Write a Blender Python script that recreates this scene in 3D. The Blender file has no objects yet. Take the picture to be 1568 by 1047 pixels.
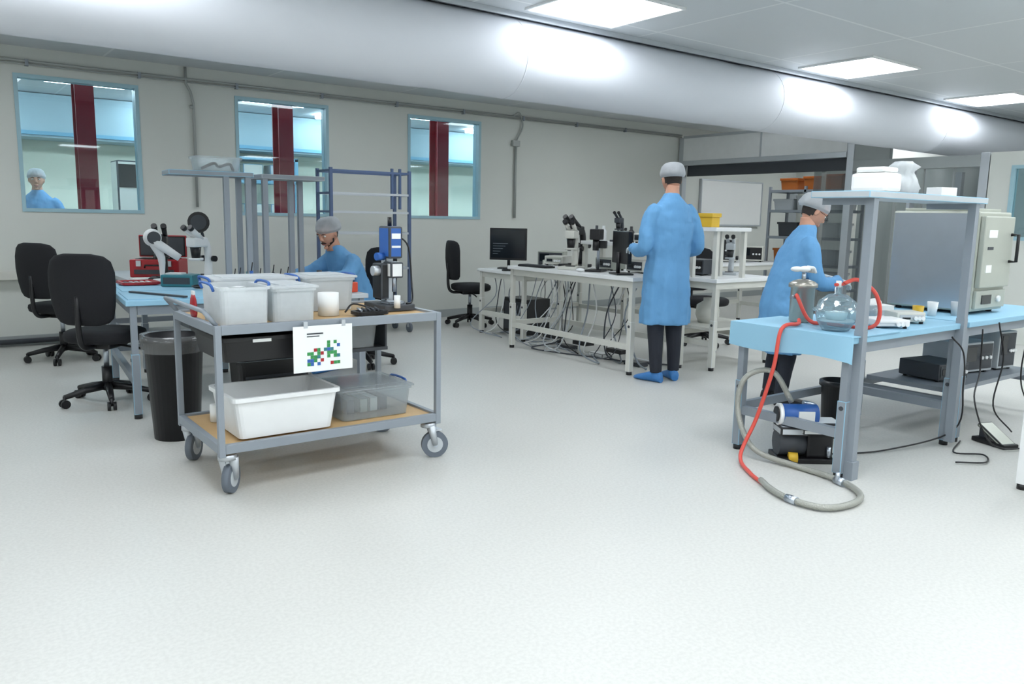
import bpy, bmesh, math, random
from mathutils import Vector, Matrix
random.seed(7)
V=Vector
# ------------------------------------------------------------------ materials
def lin(c):
    o=[]
    for x in c:
        x=x/255.0
        o.append(x/12.92 if x<=0.04045 else ((x+0.055)/1.055)**2.4)
    return (o[0],o[1],o[2],1.0)
MC={}
def M(name,rgb,rough=.5,metal=0,var=.06,scale=9,bump=0,bscale=80,alpha=1,emit=0,coat=0,sss=0,spec=.5,stretch=None):
    if name in MC: return MC[name]
    m=bpy.data.materials.new(name); m.use_nodes=True
    nt=m.node_tree; N=nt.nodes; L=nt.links
    p=N['Principled BSDF']
    tc=N.new('ShaderNodeTexCoord'); nz=N.new('ShaderNodeTexNoise')
    nz.inputs['Scale'].default_value=scale; nz.inputs['Detail'].default_value=4
    L.new(tc.outputs['Object'],nz.inputs['Vector'])
    mr=N.new('ShaderNodeMapRange'); mr.inputs['To Min'].default_value=1-var; mr.inputs['To Max'].default_value=1+var*.6
    L.new(nz.outputs['Fac'],mr.inputs['Value'])
    mx=N.new('ShaderNodeVectorMath'); mx.operation='SCALE'
    c=lin(rgb); mx.inputs[0].default_value=c[:3]
    L.new(mr.outputs['Result'],mx.inputs['Scale'])
    L.new(mx.outputs['Vector'],p.inputs['Base Color'])
    p.inputs['Roughness'].default_value=rough; p.inputs['Metallic'].default_value=metal
    p.inputs['Alpha'].default_value=alpha; p.inputs['Coat Weight'].default_value=coat
    p.inputs['Specular IOR Level'].default_value=spec
    if emit:
        L.new(mx.outputs['Vector'],p.inputs['Emission Color']); p.inputs['Emission Strength'].default_value=emit
    if bump:
        n2=N.new('ShaderNodeTexNoise'); n2.inputs['Scale'].default_value=bscale; n2.inputs['Detail'].default_value=3
        if stretch:
            mp=N.new('ShaderNodeMapping'); mp.inputs['Scale'].default_value=stretch
            L.new(tc.outputs['Object'],mp.inputs['Vector']); L.new(mp.outputs['Vector'],n2.inputs['Vector'])
        else: L.new(tc.outputs['Object'],n2.inputs['Vector'])
        bp=N.new('ShaderNodeBump'); bp.inputs['Strength'].default_value=bump; bp.inputs['Distance'].default_value=.01
        L.new(n2.outputs['Fac'],bp.inputs['Height']); L.new(bp.outputs['Normal'],p.inputs['Normal'])
    MC[name]=m; return m
def MG(name,tint,refl=.25,rough=.03,base=.04,diff=0,dcol=(255,255,255),transl=0):
    if name in MC: return MC[name]
    m=bpy.data.materials.new(name); m.use_nodes=True
    nt=m.node_tree; N=nt.nodes; L=nt.links; N.clear()
    o=N.new('ShaderNodeOutputMaterial'); t=N.new('ShaderNodeBsdfTransparent'); g=N.new('ShaderNodeBsdfGlossy')
    t.inputs['Color'].default_value=lin(tint); g.inputs['Roughness'].default_value=rough
    lw=N.new('ShaderNodeLayerWeight'); lw.inputs['Blend'].default_value=refl
    ad=N.new('ShaderNodeMath'); ad.operation='ADD'; ad.use_clamp=True; ad.inputs[1].default_value=base
    sc=N.new('ShaderNodeMath'); sc.operation='MULTIPLY'; sc.inputs[1].default_value=.6
    L.new(lw.outputs['Fresnel'],sc.inputs[0]); L.new(sc.outputs[0],ad.inputs[0])
    mix=N.new('ShaderNodeMixShader'); L.new(ad.outputs[0],mix.inputs[0]); L.new(t.outputs[0],mix.inputs[1]); L.new(g.outputs[0],mix.inputs[2])
    last=mix
    if diff:
        d=N.new('ShaderNodeBsdfDiffuse'); d.inputs['Color'].default_value=lin(dcol)
        dd=d
        if transl:
            tl=N.new('ShaderNodeBsdfTranslucent'); tl.inputs['Color'].default_value=lin(dcol)
            dd=N.new('ShaderNodeMixShader'); dd.inputs[0].default_value=transl; L.new(d.outputs[0],dd.inputs[1]); L.new(tl.outputs[0],dd.inputs[2])
        m2=N.new('ShaderNodeMixShader'); nz=N.new('ShaderNodeTexNoise'); nz.inputs['Scale'].default_value=6
        mr=N.new('ShaderNodeMapRange'); mr.inputs['To Min'].default_value=diff*.93; mr.inputs['To Max'].default_value=min(1,diff*1.07)
        L.new(nz.outputs['Fac'],mr.inputs['Value']); L.new(mr.outputs[0],m2.inputs[0])
        L.new(mix.outputs[0],m2.inputs[1]); L.new(dd.outputs[0],m2.inputs[2]); last=m2
    L.new(last.outputs[0],o.inputs['Surface'])
    MC[name]=m; return m
def floor_mat():
    m=M('vinyl_floor',(200,200,195),.42,var=.03,scale=1.2)
    nt=m.node_tree;N=nt.nodes;L=nt.links;p=N['Principled BSDF']
    tc=N.new('ShaderNodeTexCoord');v=N.new('ShaderNodeTexNoise');v.inputs['Scale'].default_value=70;v.inputs['Detail'].default_value=5
    L.new(tc.outputs['Object'],v.inputs['Vector'])
    r=N.new('ShaderNodeMapRange');r.inputs['From Min'].default_value=.36;r.inputs['From Max'].default_value=.62;r.inputs['To Min'].default_value=.93;r.inputs['To Max'].default_value=1.02
    L.new(v.outputs['Fac'],r.inputs['Value'])
    src=p.inputs['Base Color'].links[0].from_socket
    s=N.new('ShaderNodeVectorMath');s.operation='SCALE';L.new(src,s.inputs[0]);L.new(r.outputs[0],s.inputs['Scale']);L.new(s.outputs[0],p.inputs['Base Color'])
    return m
def ceil_mat():
    m=M('ceiling_tiles',(206,210,212),.6,var=.03)
    nt=m.node_tree;N=nt.nodes;L=nt.links;p=N['Principled BSDF']
    tc=N.new('ShaderNodeTexCoord');b=N.new('ShaderNodeTexBrick')
    b.offset=0; b.inputs['Scale'].default_value=1; b.inputs['Brick Width'].default_value=1.68; b.inputs['Row Height'].default_value=1.2
    b.inputs['Mortar Size'].default_value=.012
    b.inputs['Color1'].default_value=lin((206,210,212)); b.inputs['Color2'].default_value=lin((202,207,210)); b.inputs['Mortar'].default_value=lin((224,227,228))
    L.new(tc.outputs['Object'],b.inputs['Vector']);L.new(b.outputs['Color'],p.inputs['Base Color'])
    return m
wallm=M('wall_paint',(212,215,209),.6,var=.02,scale=.7,bump=.03)
wall2=M('corridor_paint',(228,230,212),.6,var=.02,scale=.7)
steelg=M('grey_frame',(140,148,156),.45,.1)
lightg=M('light_grey_frame',(185,191,195),.45)
white=M('white_plastic',(230,232,232),.4)
offw=M('offwhite_metal',(210,210,202),.4)
beige=M('beige_metal',(176,180,170),.4,.2)
black=M('black_plastic',(20,20,23),.4)
fabric=M('black_fabric',(20,21,26),.85,bump=.25,bscale=300)
darkg=M('dark_grey',(60,64,70),.5)
chrome=M('brushed_steel',(190,198,208),.28,.9)
alu=M('aluminium',(195,200,205),.38,.6)
wood=M('plywood',(200,166,118),.55,var=.15,scale=5)
mat_blue=M('blue_mat',(144,190,214),.6,var=.03)
gownm=M('gown_fabric',(98,154,200),.75,var=.05,scale=4,bump=.8,bscale=16,stretch=(1,1,.3))
red=M('red_plastic',(165,30,38),.4)
redcol=M('red_steel',(160,30,46),.5)
teal=M('teal_plastic',(50,120,130),.4)
bluep=M('blue_plastic',(45,95,170),.4)
bluef=M('blue_frame',(78,96,130),.45)
yellow=M('yellow_plastic',(215,175,50),.45)
orange=M('orange_hose',(214,80,68),.4)
amber=M('amber_plastic',(165,90,30),.4)
braid=M('braided_hose',(165,166,158),.4,.35,bump=.5,bscale=150)
duct=M('duct_fabric',(218,222,229),.7,var=.02,scale=2,bump=.16,bscale=5,spec=.3)
tyre=M('grey_rubber',(100,108,118),.6)
screen=M('screen_glass',(28,34,40),.12)
paper=M('paper',(236,238,236),.6,var=.01)
green=M('print_green',(50,140,75),.6)
glove=M('nitrile_glove',(205,215,220),.5)
skin=M('skin',(196,146,122),.5,var=.06)
hair=M('dark_hair',(38,30,26),.7,bump=.5,bscale=200)
eyew=M('eye_white',(215,212,206),.3); iris=M('iris',(45,32,25),.2); lip=M('lips',(160,92,86),.5)
trous=M('dark_trousers',(34,38,48),.8,bump=.2)
shoe=M('overshoe_blue',(60,125,190),.5,bump=.4,bscale=60)
capm=MG('cap_mesh',(225,228,230),.2,.5,.02,diff=.6,dcol=(222,226,230),transl=.3)
clearp=MG('clear_plastic',(242,247,249),.25,.12,.03,diff=.2,dcol=(240,243,245),transl=.4)
milky=MG('milky_plastic',(240,244,246),.25,.25,.03,diff=.58,dcol=(242,245,246),transl=.4)
glass=MG('window_glass',(222,236,240),.15,.02,.04)
labg=MG('lab_glass',(225,240,245),.4,.03,.1,diff=.15,dcol=(210,230,238),transl=.3)
pvc=MG('pvc_curtain',(170,178,180),.25,.15,.06,diff=.32,dcol=(140,146,150))
winfr=M('window_frame_blue',(160,195,206),.45)
grayw=M('grey_panel',(160,166,166),.5)
pipe=M('conduit',(165,169,166),.45,.2)
lampm=M('lamp_panel',(245,250,255),.5,var=0,emit=11.5)
lampc=M('lamp_corridor',(240,248,255),.5,var=0,emit=42)
mach=M('machine_blue',(110,160,185),.5)
# ------------------------------------------------------------------ builder
def catmull(pts,n=6):
    P=[V(p) for p in pts]; P=[P[0]*2-P[1]]+P+[P[-1]*2-P[-2]]; out=[]
    for i in range(1,len(P)-2):
        for k in range(n):
            t=k/n; a,b,c,d=P[i-1],P[i],P[i+1],P[i+2]
            out.append(.5*((2*b)+(c-a)*t+(2*a-5*b+4*c-d)*t*t+(3*b-a-3*c+d)*t**3))
    out.append(P[-2]); return out
class B:
    def __init__(s,name): s.name=name; s.bm=bmesh.new(); s.m=[]
    def mi(s,m):
        if m not in s.m: s.m.append(m)
        return s.m.index(m)
    def _set(s,vs,m,smooth):
        i=s.mi(m); fs=set(f for v in vs for f in v.link_faces)
        for f in fs:
            f.material_index=i; f.smooth=smooth and len(f.verts)<=4
        return fs
    def bx(s,x0,x1,y0,y1,z0,z1,m,bev=0,rot=None,sh=None):
        c=V(((x0+x1)/2,(y0+y1)/2,(z0+z1)/2))
        mt=Matrix.Translation(c)
        if rot: mt=mt@rot
        mt=mt@Matrix.Diagonal((abs(x1-x0),abs(y1-y0),abs(z1-z0),1))
        vs=bmesh.ops.create_cube(s.bm,size=1,matrix=mt)['verts']
        s._set(vs,m,False)
        if bev:
            es=list(set(e for v in vs for e in v.link_edges))
            bmesh.ops.bevel(s.bm,geom=es,offset=bev,segments=2,affect='EDGES',profile=.6)
    def tubbox(s,x0,x1,y0,y1,z0,z1,m,th=.006,taper=.92,rim=.012,rimm=None):
        cx,cy=(x0+x1)/2,(y0+y1)/2; hx,hy=(x1-x0)/2,(y1-y0)/2
        def ring(k,z,off=0,r=.03):
            out=[]
            a,b=hx*k-off,hy*k-off
            for (sx,sy,a0) in ((1,1,0),(-1,1,90),(-1,-1,180),(1,-1,270)):
                for j in range(4):
                    an=math.radians(a0+j*30); out.append(s.bm.verts.new((cx+sx*(a-r)+r*math.cos(an),cy+sy*(b-r)+r*math.sin(an),z)))
            return out
        R=[ring(taper,z0),ring(1,z1-rim*1.5),ring(1,z1-rim*1.5,-rim),ring(1,z1,-rim),ring(1,z1,th),ring(taper,z0+th,th)]
        i=s.mi(m)
        for a,b in zip(R,R[1:]):
            n=len(a)
            for k in range(n):
                f=s.bm.faces.new((a[k],a[(k+1)%n],b[(k+1)%n],b[k])); f.material_index=i
        for r in (R[0],R[-1]):
            f=s.bm.faces.new(r); f.material_index=i
    def cyl(s,p0,p1,r,m,r2=None,seg=18):
        p0,p1=V(p0),V(p1); d=p1-p0
        mt=Matrix.Translation((p0+p1)/2)@d.to_track_quat('Z','Y').to_matrix().to_4x4()
        vs=bmesh.ops.create_cone(s.bm,cap_ends=True,cap_tris=False,segments=seg,radius1=r,radius2=r if r2 is None else r2,depth=d.length,matrix=mt)['verts']
        s._set(vs,m,True)
    def sph(s,c,r,m,rot=None,u=20,v=14):
        if not hasattr(r,'__len__'): r=(r,r,r)
        mt=Matrix.Translation(V(c))
        if rot: mt=mt@rot
        mt=mt@Matrix.Diagonal((r[0],r[1],r[2],1))
        vs=bmesh.ops.create_uvsphere(s.bm,u_segments=u,v_segments=v,radius=1,matrix=mt)['verts']
        s._set(vs,m,True); return vs
    def rings(s,R,m,seg=20,cap=True,fn=None):
        i=s.mi(m); prev=None; first=None
        for k,(c,A,Bv) in enumerate(R):
            cur=[]
            for j in range(seg):
                t=2*math.pi*j/seg; q=fn(k,t) if fn else 1
                cur.append(s.bm.verts.new(V(c)+V(A)*math.cos(t)*q+V(Bv)*math.sin(t)*q))
            if prev:
                for j in range(seg):
                    f=s.bm.faces.new((prev[j],prev[(j+1)%seg],cur[(j+1)%seg],cur[j])); f.material_index=i; f.smooth=True
            else: first=cur
            prev=cur
        if cap:
            for r in (first,prev):
                f=s.bm.faces.new(r); f.material_index=i
    def tube(s,pts,r,m,seg=10,sm=0):
        if sm: 
            n0=len(pts); pts=catmull(pts,sm)
            if hasattr(r,'__len__'):
                rr=[]
                for i in range(len(pts)):
                    t=i/(len(pts)-1)*(n0-1); k=min(int(t),n0-2); rr.append(r[k]+(r[k+1]-r[k])*(t-k))
                r=rr
        pts=[V(p) for p in pts]; n=len(pts)
        if not hasattr(r,'__len__'): r=[r]*n
        T=[(pts[min(i+1,n-1)]-pts[max(i-1,0)]).normalized() for i in range(n)]
        A=T[0].orthogonal().normalized(); R=[]
        for i in range(n):
            A=(A-T[i]*A.dot(T[i])).normalized(); Bv=T[i].cross(A)
            R.append((pts[i],A*r[i],Bv*r[i]))
        s.rings(R,m,seg)
    def lathe(s,prof,c,m,seg=28,cap=True):
        s.rings([((c[0],c[1],c[2]+z),(max(r,.0008),0,0),(0,max(r,.0008),0)) for r,z in prof],m,seg,cap)
    def done(s,loc=(0,0,0),rot=0,parent=None,mtx=None,recalc=True):
        if recalc: bmesh.ops.recalc_face_normals(s.bm,faces=s.bm.faces[:])
        me=bpy.data.meshes.new(s.name); s.bm.to_mesh(me); s.bm.free()
        for m in s.m: me.materials.append(m)
        o=bpy.data.objects.new(s.name,me); bpy.context.collection.objects.link(o)
        if mtx is not None: o.matrix_basis=mtx
        else: o.location=loc; o.rotation_euler=(0,0,math.radians(rot))
        if parent: o.parent=parent
        return o
RX=lambda d:Matrix.Rotation(math.radians(d),4,'X')
RY=lambda d:Matrix.Rotation(math.radians(d),4,'Y')
RZ=lambda d:Matrix.Rotation(math.radians(d),4,'Z')
# ------------------------------------------------------------------ room shell
CZ=2.88
X0,X1,Y0,Y1=-5.0,13.6,-5.0,9.2
b=B('floor'); b.bx(X0-.15,X1+.15,Y0-.15,14.0,-.1,0,floor_mat()); b.done()
b=B('ceiling'); b.bx(X0-.15,X1+.15,Y0-.15,14.0,CZ,CZ+.1,ceil_mat()); b.done()
b=B('wall_left'); b.bx(X0-.12,X0,Y0,13.9,0,CZ,wallm); b.done()
b=B('wall_right'); b.bx(X1,X1+.12,Y0,13.9,0,CZ,wallm); b.done()
b=B('wall_front'); b.bx(X0,X1,Y0-.12,Y0,0,CZ,wallm); b.done()
wins=[(-1.22,-.11),(.88,1.99),(2.98,4.09),(5.17,6.30)]
WZ0,WZ1=1.32,2.63
b=B('wall_back')
b.bx(X0,X1,Y1,Y1+.12,0,WZ0,wallm); b.bx(X0,X1,Y1,Y1+.12,WZ1,CZ,wallm)
xs=[X0]+[q for w in wins for q in w]+[X1]
for i in range(0,len(xs),2): b.bx(xs[i],xs[i+1],Y1,Y1+.12,WZ0,WZ1,wallm)
b.done()
for n,(a,c) in enumerate(wins):
    b=B('window_%d'%(n+1)); f=.035
    b.bx(a,c,Y1-.012,Y1+.13,WZ0,WZ0+f,winfr); b.bx(a,c,Y1-.012,Y1+.13,WZ1-f,WZ1,winfr)
    b.bx(a,a+f,Y1-.012,Y1+.13,WZ0+f,WZ1-f,winfr); b.bx(c-f,c,Y1-.012,Y1+.13,WZ0+f,WZ1-f,winfr)
    b.bx(a+f,c-f,Y1+.05,Y1+.058,WZ0+f,WZ1-f,glass); b.done()
b=B('wall_corridor'); b.bx(X0,X1,13.2,13.32,0,CZ,wall2); b.done()
b=B('trim_corridor_reflection_band'); b.bx(X0,X1,12.6,13.19,2.3,CZ-.01,M('reflection_grey_blue',(160,182,190),.5)); b.bx(X0,X1,12.57,12.6,2.33,2.38,mach); b.done()  # grey-blue box put in to imitate the duct's reflection in the windows
for i,x in enumerate([-.6,1.55,3.72,5.95,8.1]):
    b=B('steel_column'); 
    b.bx(x-.09,x+.09,9.6,9.62,0,CZ,redcol); b.bx(x-.09,x+.09,9.8,9.82,0,CZ,redcol); b.bx(x-.01,x+.01,9.62,9.8,0,CZ,redcol); b.done()
for x in (-1.8,1.75,4.0,6.1,9.0,11.5):
    b=B('corridor_light_or_fill'); b.bx(x-.42,x+.42,10.55,10.75,CZ-.1,CZ-.002,lampc,bev=.01); b.done()
for x in (.3,3.1,5.6,8.4,11):  # extra row of glowing panels, added to brighten the corridor wall
    b=B('corridor_light_or_fill'); b.bx(x-.42,x+.42,11.95,12.15,CZ-.06,CZ-.002,lampc,bev=.01); b.done()
b=B('baseboard_back'); b.bx(X0,X1,Y1-.02,Y1-.001,.0,.1,grayw,bev=.004); b.tube([(X0+.1,Y1-.07,.05),(2.0,Y1-.07,.05)],.025,darkg); b.done()
b=B('trim_dado'); b.bx(X0,1.45,Y1-.1,Y1-.001,.66,.74,offw,bev=.006); b.done()
b=B('trim_conduit')
b.tube([(X0+.1,Y1-.03,2.745),(10.3,Y1-.03,2.745)],.014,pipe)
b.tube([(X0+.1,Y1-.03,2.715),(10.3,Y1-.03,2.715)],.008,pipe)
for x in [k*1.0-4 for k in range(14)]: b.bx(x-.015,x+.015,Y1-.05,Y1-.001,2.7,2.76,steelg)
b.tube([(2.46,Y1-.03,CZ-.01),(2.46,Y1-.03,2.7),(2.5,Y1-.04,2.62),(2.53,Y1-.03,2.5),(2.53,Y1-.03,1.4)],.014,pipe)
b.sph((2.5,Y1-.05,2.46),.02,pipe)
b.tube([(6.82,Y1-.03,2.745),(6.9,Y1-.06,2.8),(6.98,Y1-.03,2.7),(6.98,Y1-.04,2.6),(6.9,Y1-.04,2.45),(6.88,Y1-.03,2.38)],.011,pipe,sm=4)
b.tube([(6.88,Y1-.03,2.38),(6.88,Y1-.03,1.35)],.018,pipe); b.bx(6.82,6.94,Y1-.05,Y1-.001,2.34,2.42,pipe); b.done()
lights=[(x,y) for y in (4.52,7.25) for x in (-2.6,.75,4.18,7.6,10.6,12.9) if not (x>12 and y<7)]  # the panel furthest right is added to brighten the enclosure area
lights+=[(x,y) for y in (-3.6,-1.7,.3,2.02) for x in (-3.2,-1,1.2,3.4,5.6,7.8,10,12.4)]  # unseen extra panels outside the view, added as fill for floor and duct
for x,y in lights:
        b=B('ceiling_light_or_fill_panel'); hx,hy=.42,.37
        b.bx(x-hx,x+hx,y-hy,y+hy,CZ-.012,CZ-.004,lampm)
        for (q0,q1,w0,w1) in ((x-hx-.02,x+hx+.02,y-hy-.02,y-hy),(x-hx-.02,x+hx+.02,y+hy,y+hy+.02),(x-hx-.02,x-hx,y-hy,y+hy),(x+hx,x+hx+.02,y-hy,y+hy)):
            b.bx(q0,q1,w0,w1,CZ-.018,CZ-.001,white)
        b.done()
# fabric air duct
b=B('fabric_air_duct'); R=[]; DR=.3; cy,cz=5.23,2.575
xs=[-4.98+k*.22 for k in range(85)]
for k,x in enumerate(xs):
    if x>13.58: break
    r=DR*(1+.004*math.sin(k*1.3))
    if k%15==7: r*=.985
    R.append(((x,cy,cz),(0,r,0),(0,0,r)))
b.rings(R,duct,48)
for x in [-3,.4,3.8,7.0,10.4]: b.rings([((x-.006,cy,cz),(0,.3025,0),(0,0,.3025)),((x+.006,cy,cz),(0,.3025,0),(0,0,.3025))],duct,48)
b.bx(-4.98,13.58,cy-.2,cy-.18,2.84,2.879,alu); b.bx(-4.98,13.58,cy+.18,cy+.2,2.84,2.879,alu)
b.done()
# ------------------------------------------------------------------ clean-room enclosure (right back)
b=B('cleanroom_enclosure')
EX=10.3
for y in (9.12,6.12,4.4): 
    b.bx(EX-.05,EX+.05,y-.05,y+.05,0,2.7 if y>6 else 2.22,alu,bev=.005)
    b.bx(13.4,13.5,y-.05,y+.05,0,2.2,alu)
b.bx(EX-.06,EX+.04,6.17,9.07,2.32,2.7,white,bev=.004)
b.bx(EX-.07,EX+.05,6.17,9.07,2.25,2.32,alu); b.bx(EX-.07,EX+.05,6.17,9.07,2.68,2.72,alu)
b.bx(EX-.066,EX-.055,7.55,7.58,2.32,2.68,alu)
b.bx(EX+.06,EX+.08,6.17,9.07,2.08,2.26,darkg)
b.bx(EX-.05,EX+.05,4.45,6.07,2.06,2.2,grayw)
b.bx(EX-.04,EX+.04,5.58,6.07,2.2,2.86,grayw)
b.bx(EX-.06,EX+.06,5.25,5.29,0.1,2.06,alu)
b.bx(EX,13.4,4.36,4.42,0,2.2,grayw)
def curtain(y0,y1,z0,z1,x,amp=.03):
    n=int((y1-y0)/.05); i=b.mi(pvc); prev=None
    for k in range(n+1):
        y=y0+(y1-y0)*k/n; xx=x+amp*math.sin(k*.9)
        c=(b.bm.verts.new((xx,y,z0)),b.bm.verts.new((xx,y,z1)))
        if prev: 
            f=b.bm.faces.new((prev[0],c[0],c[1],prev[1])); f.material_index=i; f.smooth=True
        prev=c
curtain(4.45,6.05,.12,2.08,EX+.1); curtain(6.2,6.75,.12,2.26,EX+.1)
b.done()
b=B('partition_wall'); pm=grayw
b.bx(EX-.04,EX+.04,-2,4.34,0,1.2,wallm); b.bx(EX-.04,EX+.04,-2,4.34,2.06,2.22,wallm)
for y0,y1 in ((-2,.0),(2.0,2.3),(4.1,4.34)): b.bx(EX-.04,EX+.04,y0,y1,1.2,2.06,wallm)
b.bx(EX-.05,EX+.05,2.3,2.34,1.2,2.06,winfr);b.bx(EX-.05,EX+.05,4.06,4.1,1.2,2.06,winfr);b.bx(EX-.05,EX+.05,2.34,4.06,2.02,2.06,winfr);b.bx(EX-.05,EX+.05,2.34,4.06,1.2,1.24,winfr)
b.bx(EX-.005,EX+.005,2.34,4.06,1.24,2.02,glass); b.done()
b=B('whiteboard'); b.bx(10.85,12.5,9.15,9.185,1.3,2.05,paper); 
for q in ((10.83,12.52,1.28,1.305),(10.83,12.52,2.045,2.07)): b.bx(q[0],q[1],9.14,9.19,q[2],q[3],alu)
b.bx(10.83,10.85,9.14,9.19,1.3,2.05,alu);b.bx(12.5,12.52,9.14,9.19,1.3,2.05,alu);b.bx(11.3,12,9.1,9.15,1.27,1.285,alu); b.done()
def rack(name,x0,x1,y0,y1,zs,h,fm,sm,w=.035):
    b=B(name)
    for x in (x0,x1-w):
        for y in (y0,(y0+y1)/2,y1-w): b.bx(x,x+w,y,y+w,0,h,fm)
    for z in zs:
        b.bx(x0+w,x1-w,y0+.005,y1-.005,z-.02,z,sm); b.bx(x0+w,x1-w,y0,y0+.02,z-.04,z,fm); b.bx(x0+w,x1-w,y1-.02,y1,z-.04,z,fm)
        b.bx(x0,x0+w,y0+w,y1-w,z-.04,z,fm); b.bx(x1-w,x1,y0+w,y1-w,z-.04,z,fm)
    return b.done()
rack('storage_rack',10.7,11.2,6.4,7.7,(.4,.75,1.15,1.55,1.85),1.9,steelg,lightg)
for i,(y,z,c,w,h) in enumerate([(6.5,1.85,amber,.3,.2),(6.85,1.85,amber,.3,.18),(7.25,1.85,amber,.3,.16),(6.45,1.55,white,.4,.18),(6.95,1.55,milky,.3,.2),(7.3,1.55,lightg,.35,.15),(6.5,1.15,white,.35,.2),(6.92,1.15,white,.2,.25),(7.2,1.15,darkg,.35,.2),(6.5,.75,lightg,.4,.2),(7.0,.75,white,.3,.2),(7.35,.75,amber,.25,.2),(6.5,.4,white,.4,.22),(7.0,.4,lightg,.4,.2)]):
    b=B('storage_box'); b.tubbox(10.76,11.12,y,y+w,z+.001,z+h,c); b.bx(10.755,11.125,y-.005,y+w+.005,z+h,z+h+.015,c,bev=.004); b.done()
b=B('blue_rack_trolley')
RA,RBx=3.64,4.6
for x in (RA,RBx):
    for y in (8.15,8.5):
        b.bx(x-.016,x+.016,y-.016,y+.016,.12,1.85,bluef); b.cyl((x-.015,y,.055),(x+.015,y,.055),.055,tyre); b.bx(x-.02,x+.02,y-.02,y+.02,.06,.13,alu)
for x in (4.38,4.48): b.bx(x-.012,x+.012,8.14,8.17,1.42,1.87,bluef)
for z in (1.82,1.58,1.38,1.15,.75,.3):
    c=bluef if z>1.7 else lightg
    b.bx(RA,RBx,8.138,8.162,z-.012,z+.012,c); b.bx(RA,RBx,8.488,8.512,z-.012,z+.012,c)
    for x in (RA,RBx): b.bx(x-.012,x+.012,8.17,8.48,z-.012,z+.012,bluef)
for z in (.3,.75): b.bx(RA+.02,RBx-.02,8.17,8.48,z,z+.02,lightg)
b.done()
# ------------------------------------------------------------------ benches
def bench(name,x0,x1,y0,y1,z,top,leg,th=.035,lw=.05,low=.22,extra=None,rails=True,turn=0):
    b=B(name); b.bx(x0,x1,y0,y1,z-th,z,top,bev=.005)
    i=.02; LX=(x0+i,x1-i-lw); LY=(y0+i,y1-i-lw)
    for x in LX:
        for y in LY:
            b.bx(x,x+lw,y,y+lw,.03,z*.55,leg,bev=.003); b.bx(x+.005,x+lw-.005,y+.005,y+lw-.005,z*.55,z-th,leg)
            b.cyl((x+lw/2,y+lw/2,0),(x+lw/2,y+lw/2,.03),.025,black); b.cyl((x-.004,y+lw/2,z*.5),(x+.0,y+lw/2,z*.5),.012,darkg)
    for y in LY: b.bx(LX[0]+lw,LX[1],y+.01,y+lw-.01,z-th-.06,z-th,leg)
    for x in LX:
        b.bx(x+.01,x+lw-.01,LY[0]+lw,LY[1],z-th-.06,z-th,leg)
        b.bx(x+.005,x+lw-.005,LY[0]+lw,LY[1],low,low+.05,leg)
    if rails: b.bx(LX[0]+lw,LX[1],LY[1]+.01,LY[1]+lw-.01,low+.02,low+.07,leg)
    if extra: extra(b)
    if turn:
        c=V((x0,y0,0)); return b.done(mtx=Matrix.Translation(c)@RZ(turn)@Matrix.Translation(-c))
    return b.done()
def shelf(b,x0,x1,y0,y1,z,posts,zt,m,sm,w=.04):
    b.bx(x0,x1,y0,y1,z-.035,z,sm,bev=.004)
    for (px,py) in posts: b.bx(px-w/2,px+w/2,py-w/2,py+w/2,zt,z-.035,m)
def exA(b):
    shelf(b,1.45,2.05,6.2,6.52,1.65,[(1.85,6.23),(2.01,6.23),(2.0,6.49)],.78,steelg,steelg)
    b.bx(1.07,1.85,5.54,6.1,.7801,.786,mat_blue); b.bx(1.1,1.8,6.14,6.6,.7801,.785,mat_blue)
bench('workbench_with_mat',1.05,1.98,5.5,6.95,.78,mat_blue,steelg,extra=exA,turn=-5)
bench('wall_desk',1.46,2.16,7.1,8.65,.76,lightg,steelg)
def exC(b): shelf(b,2.2,2.72,6.2,6.52,1.65,[(2.23,6.23),(2.23,6.49),(2.62,6.49),(2.54,6.49)],.75,steelg,steelg)
bench('assembly_desk',2.2,2.8,5.6,7.1,.75,lightg,steelg,extra=exC)
def exM(b):
    shelf(b,5.33,5.63,4.88,6.0,1.14,[(5.36,4.91),(5.6,4.91),(5.36,5.96),(5.6,5.96)],.86,offw,white)
bench('instrument_bench',4.93,5.67,4.86,6.68,.86,white,offw,extra=exM)
bench('computer_desk',5.28,6.9,6.85,7.75,.76,white,offw)
def exR(b):
    shelf(b,5.7,6.2,4.62,4.95,1.30,[(5.76,4.66),(6.15,4.66),(5.76,4.92),(6.15,4.92)],.84,offw,white)
    b.bx(5.78,6.56,4.66,5.26,.36,.385,offw)
bench('side_bench',5.72,6.62,4.6,5.32,.84,white,offw,extra=exR)
bench('long_bench',7.0,9.2,6.3,7.0,.84,white,offw)
def exT(b):
    shelf(b,3.84,5.16,2.17,2.5,1.52,[(3.93,2.205),(5.06,2.205)],.77,steelg,lightg,w=.045)
    for x in (3.93,5.06): b.bx(x-.01,x+.01,2.22,2.48,1.45,1.487,steelg); b.bx(x-.022,x+.022,2.18,2.23,.03,.8,steelg)
    b.bx(3.9,3.96,2.17,2.235,0,.1,steelg)
    b.bx(3.83,4.32,2.19,2.96,.7701,.775,mat_blue)
    i=b.mi(mat_blue); prev=None
    path=[(3.832,2.96)]+[(3.832,2.96-.11*k) for k in range(1,7)]+[(3.832,2.2),(3.84,2.188)]
    for k,(x,y) in enumerate(path):
        dx=.006*math.sin(k*1.7)
        c=(b.bm.verts.new((x-.002,y,.774)),b.bm.verts.new((x-.006+dx,y,.64-.012*math.sin(k*.9))))
        if prev: f=b.bm.faces.new((prev[0],c[0],c[1],prev[1])); f.material_index=i; f.smooth=True
        prev=c
bench('vacuum_workbench',3.85,5.12,2.2,2.95,.77,mat_blue,steelg,extra=exT)
def exO(b): b.bx(5.2,6.5,2.3,2.85,.3,.33,steelg)
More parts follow.
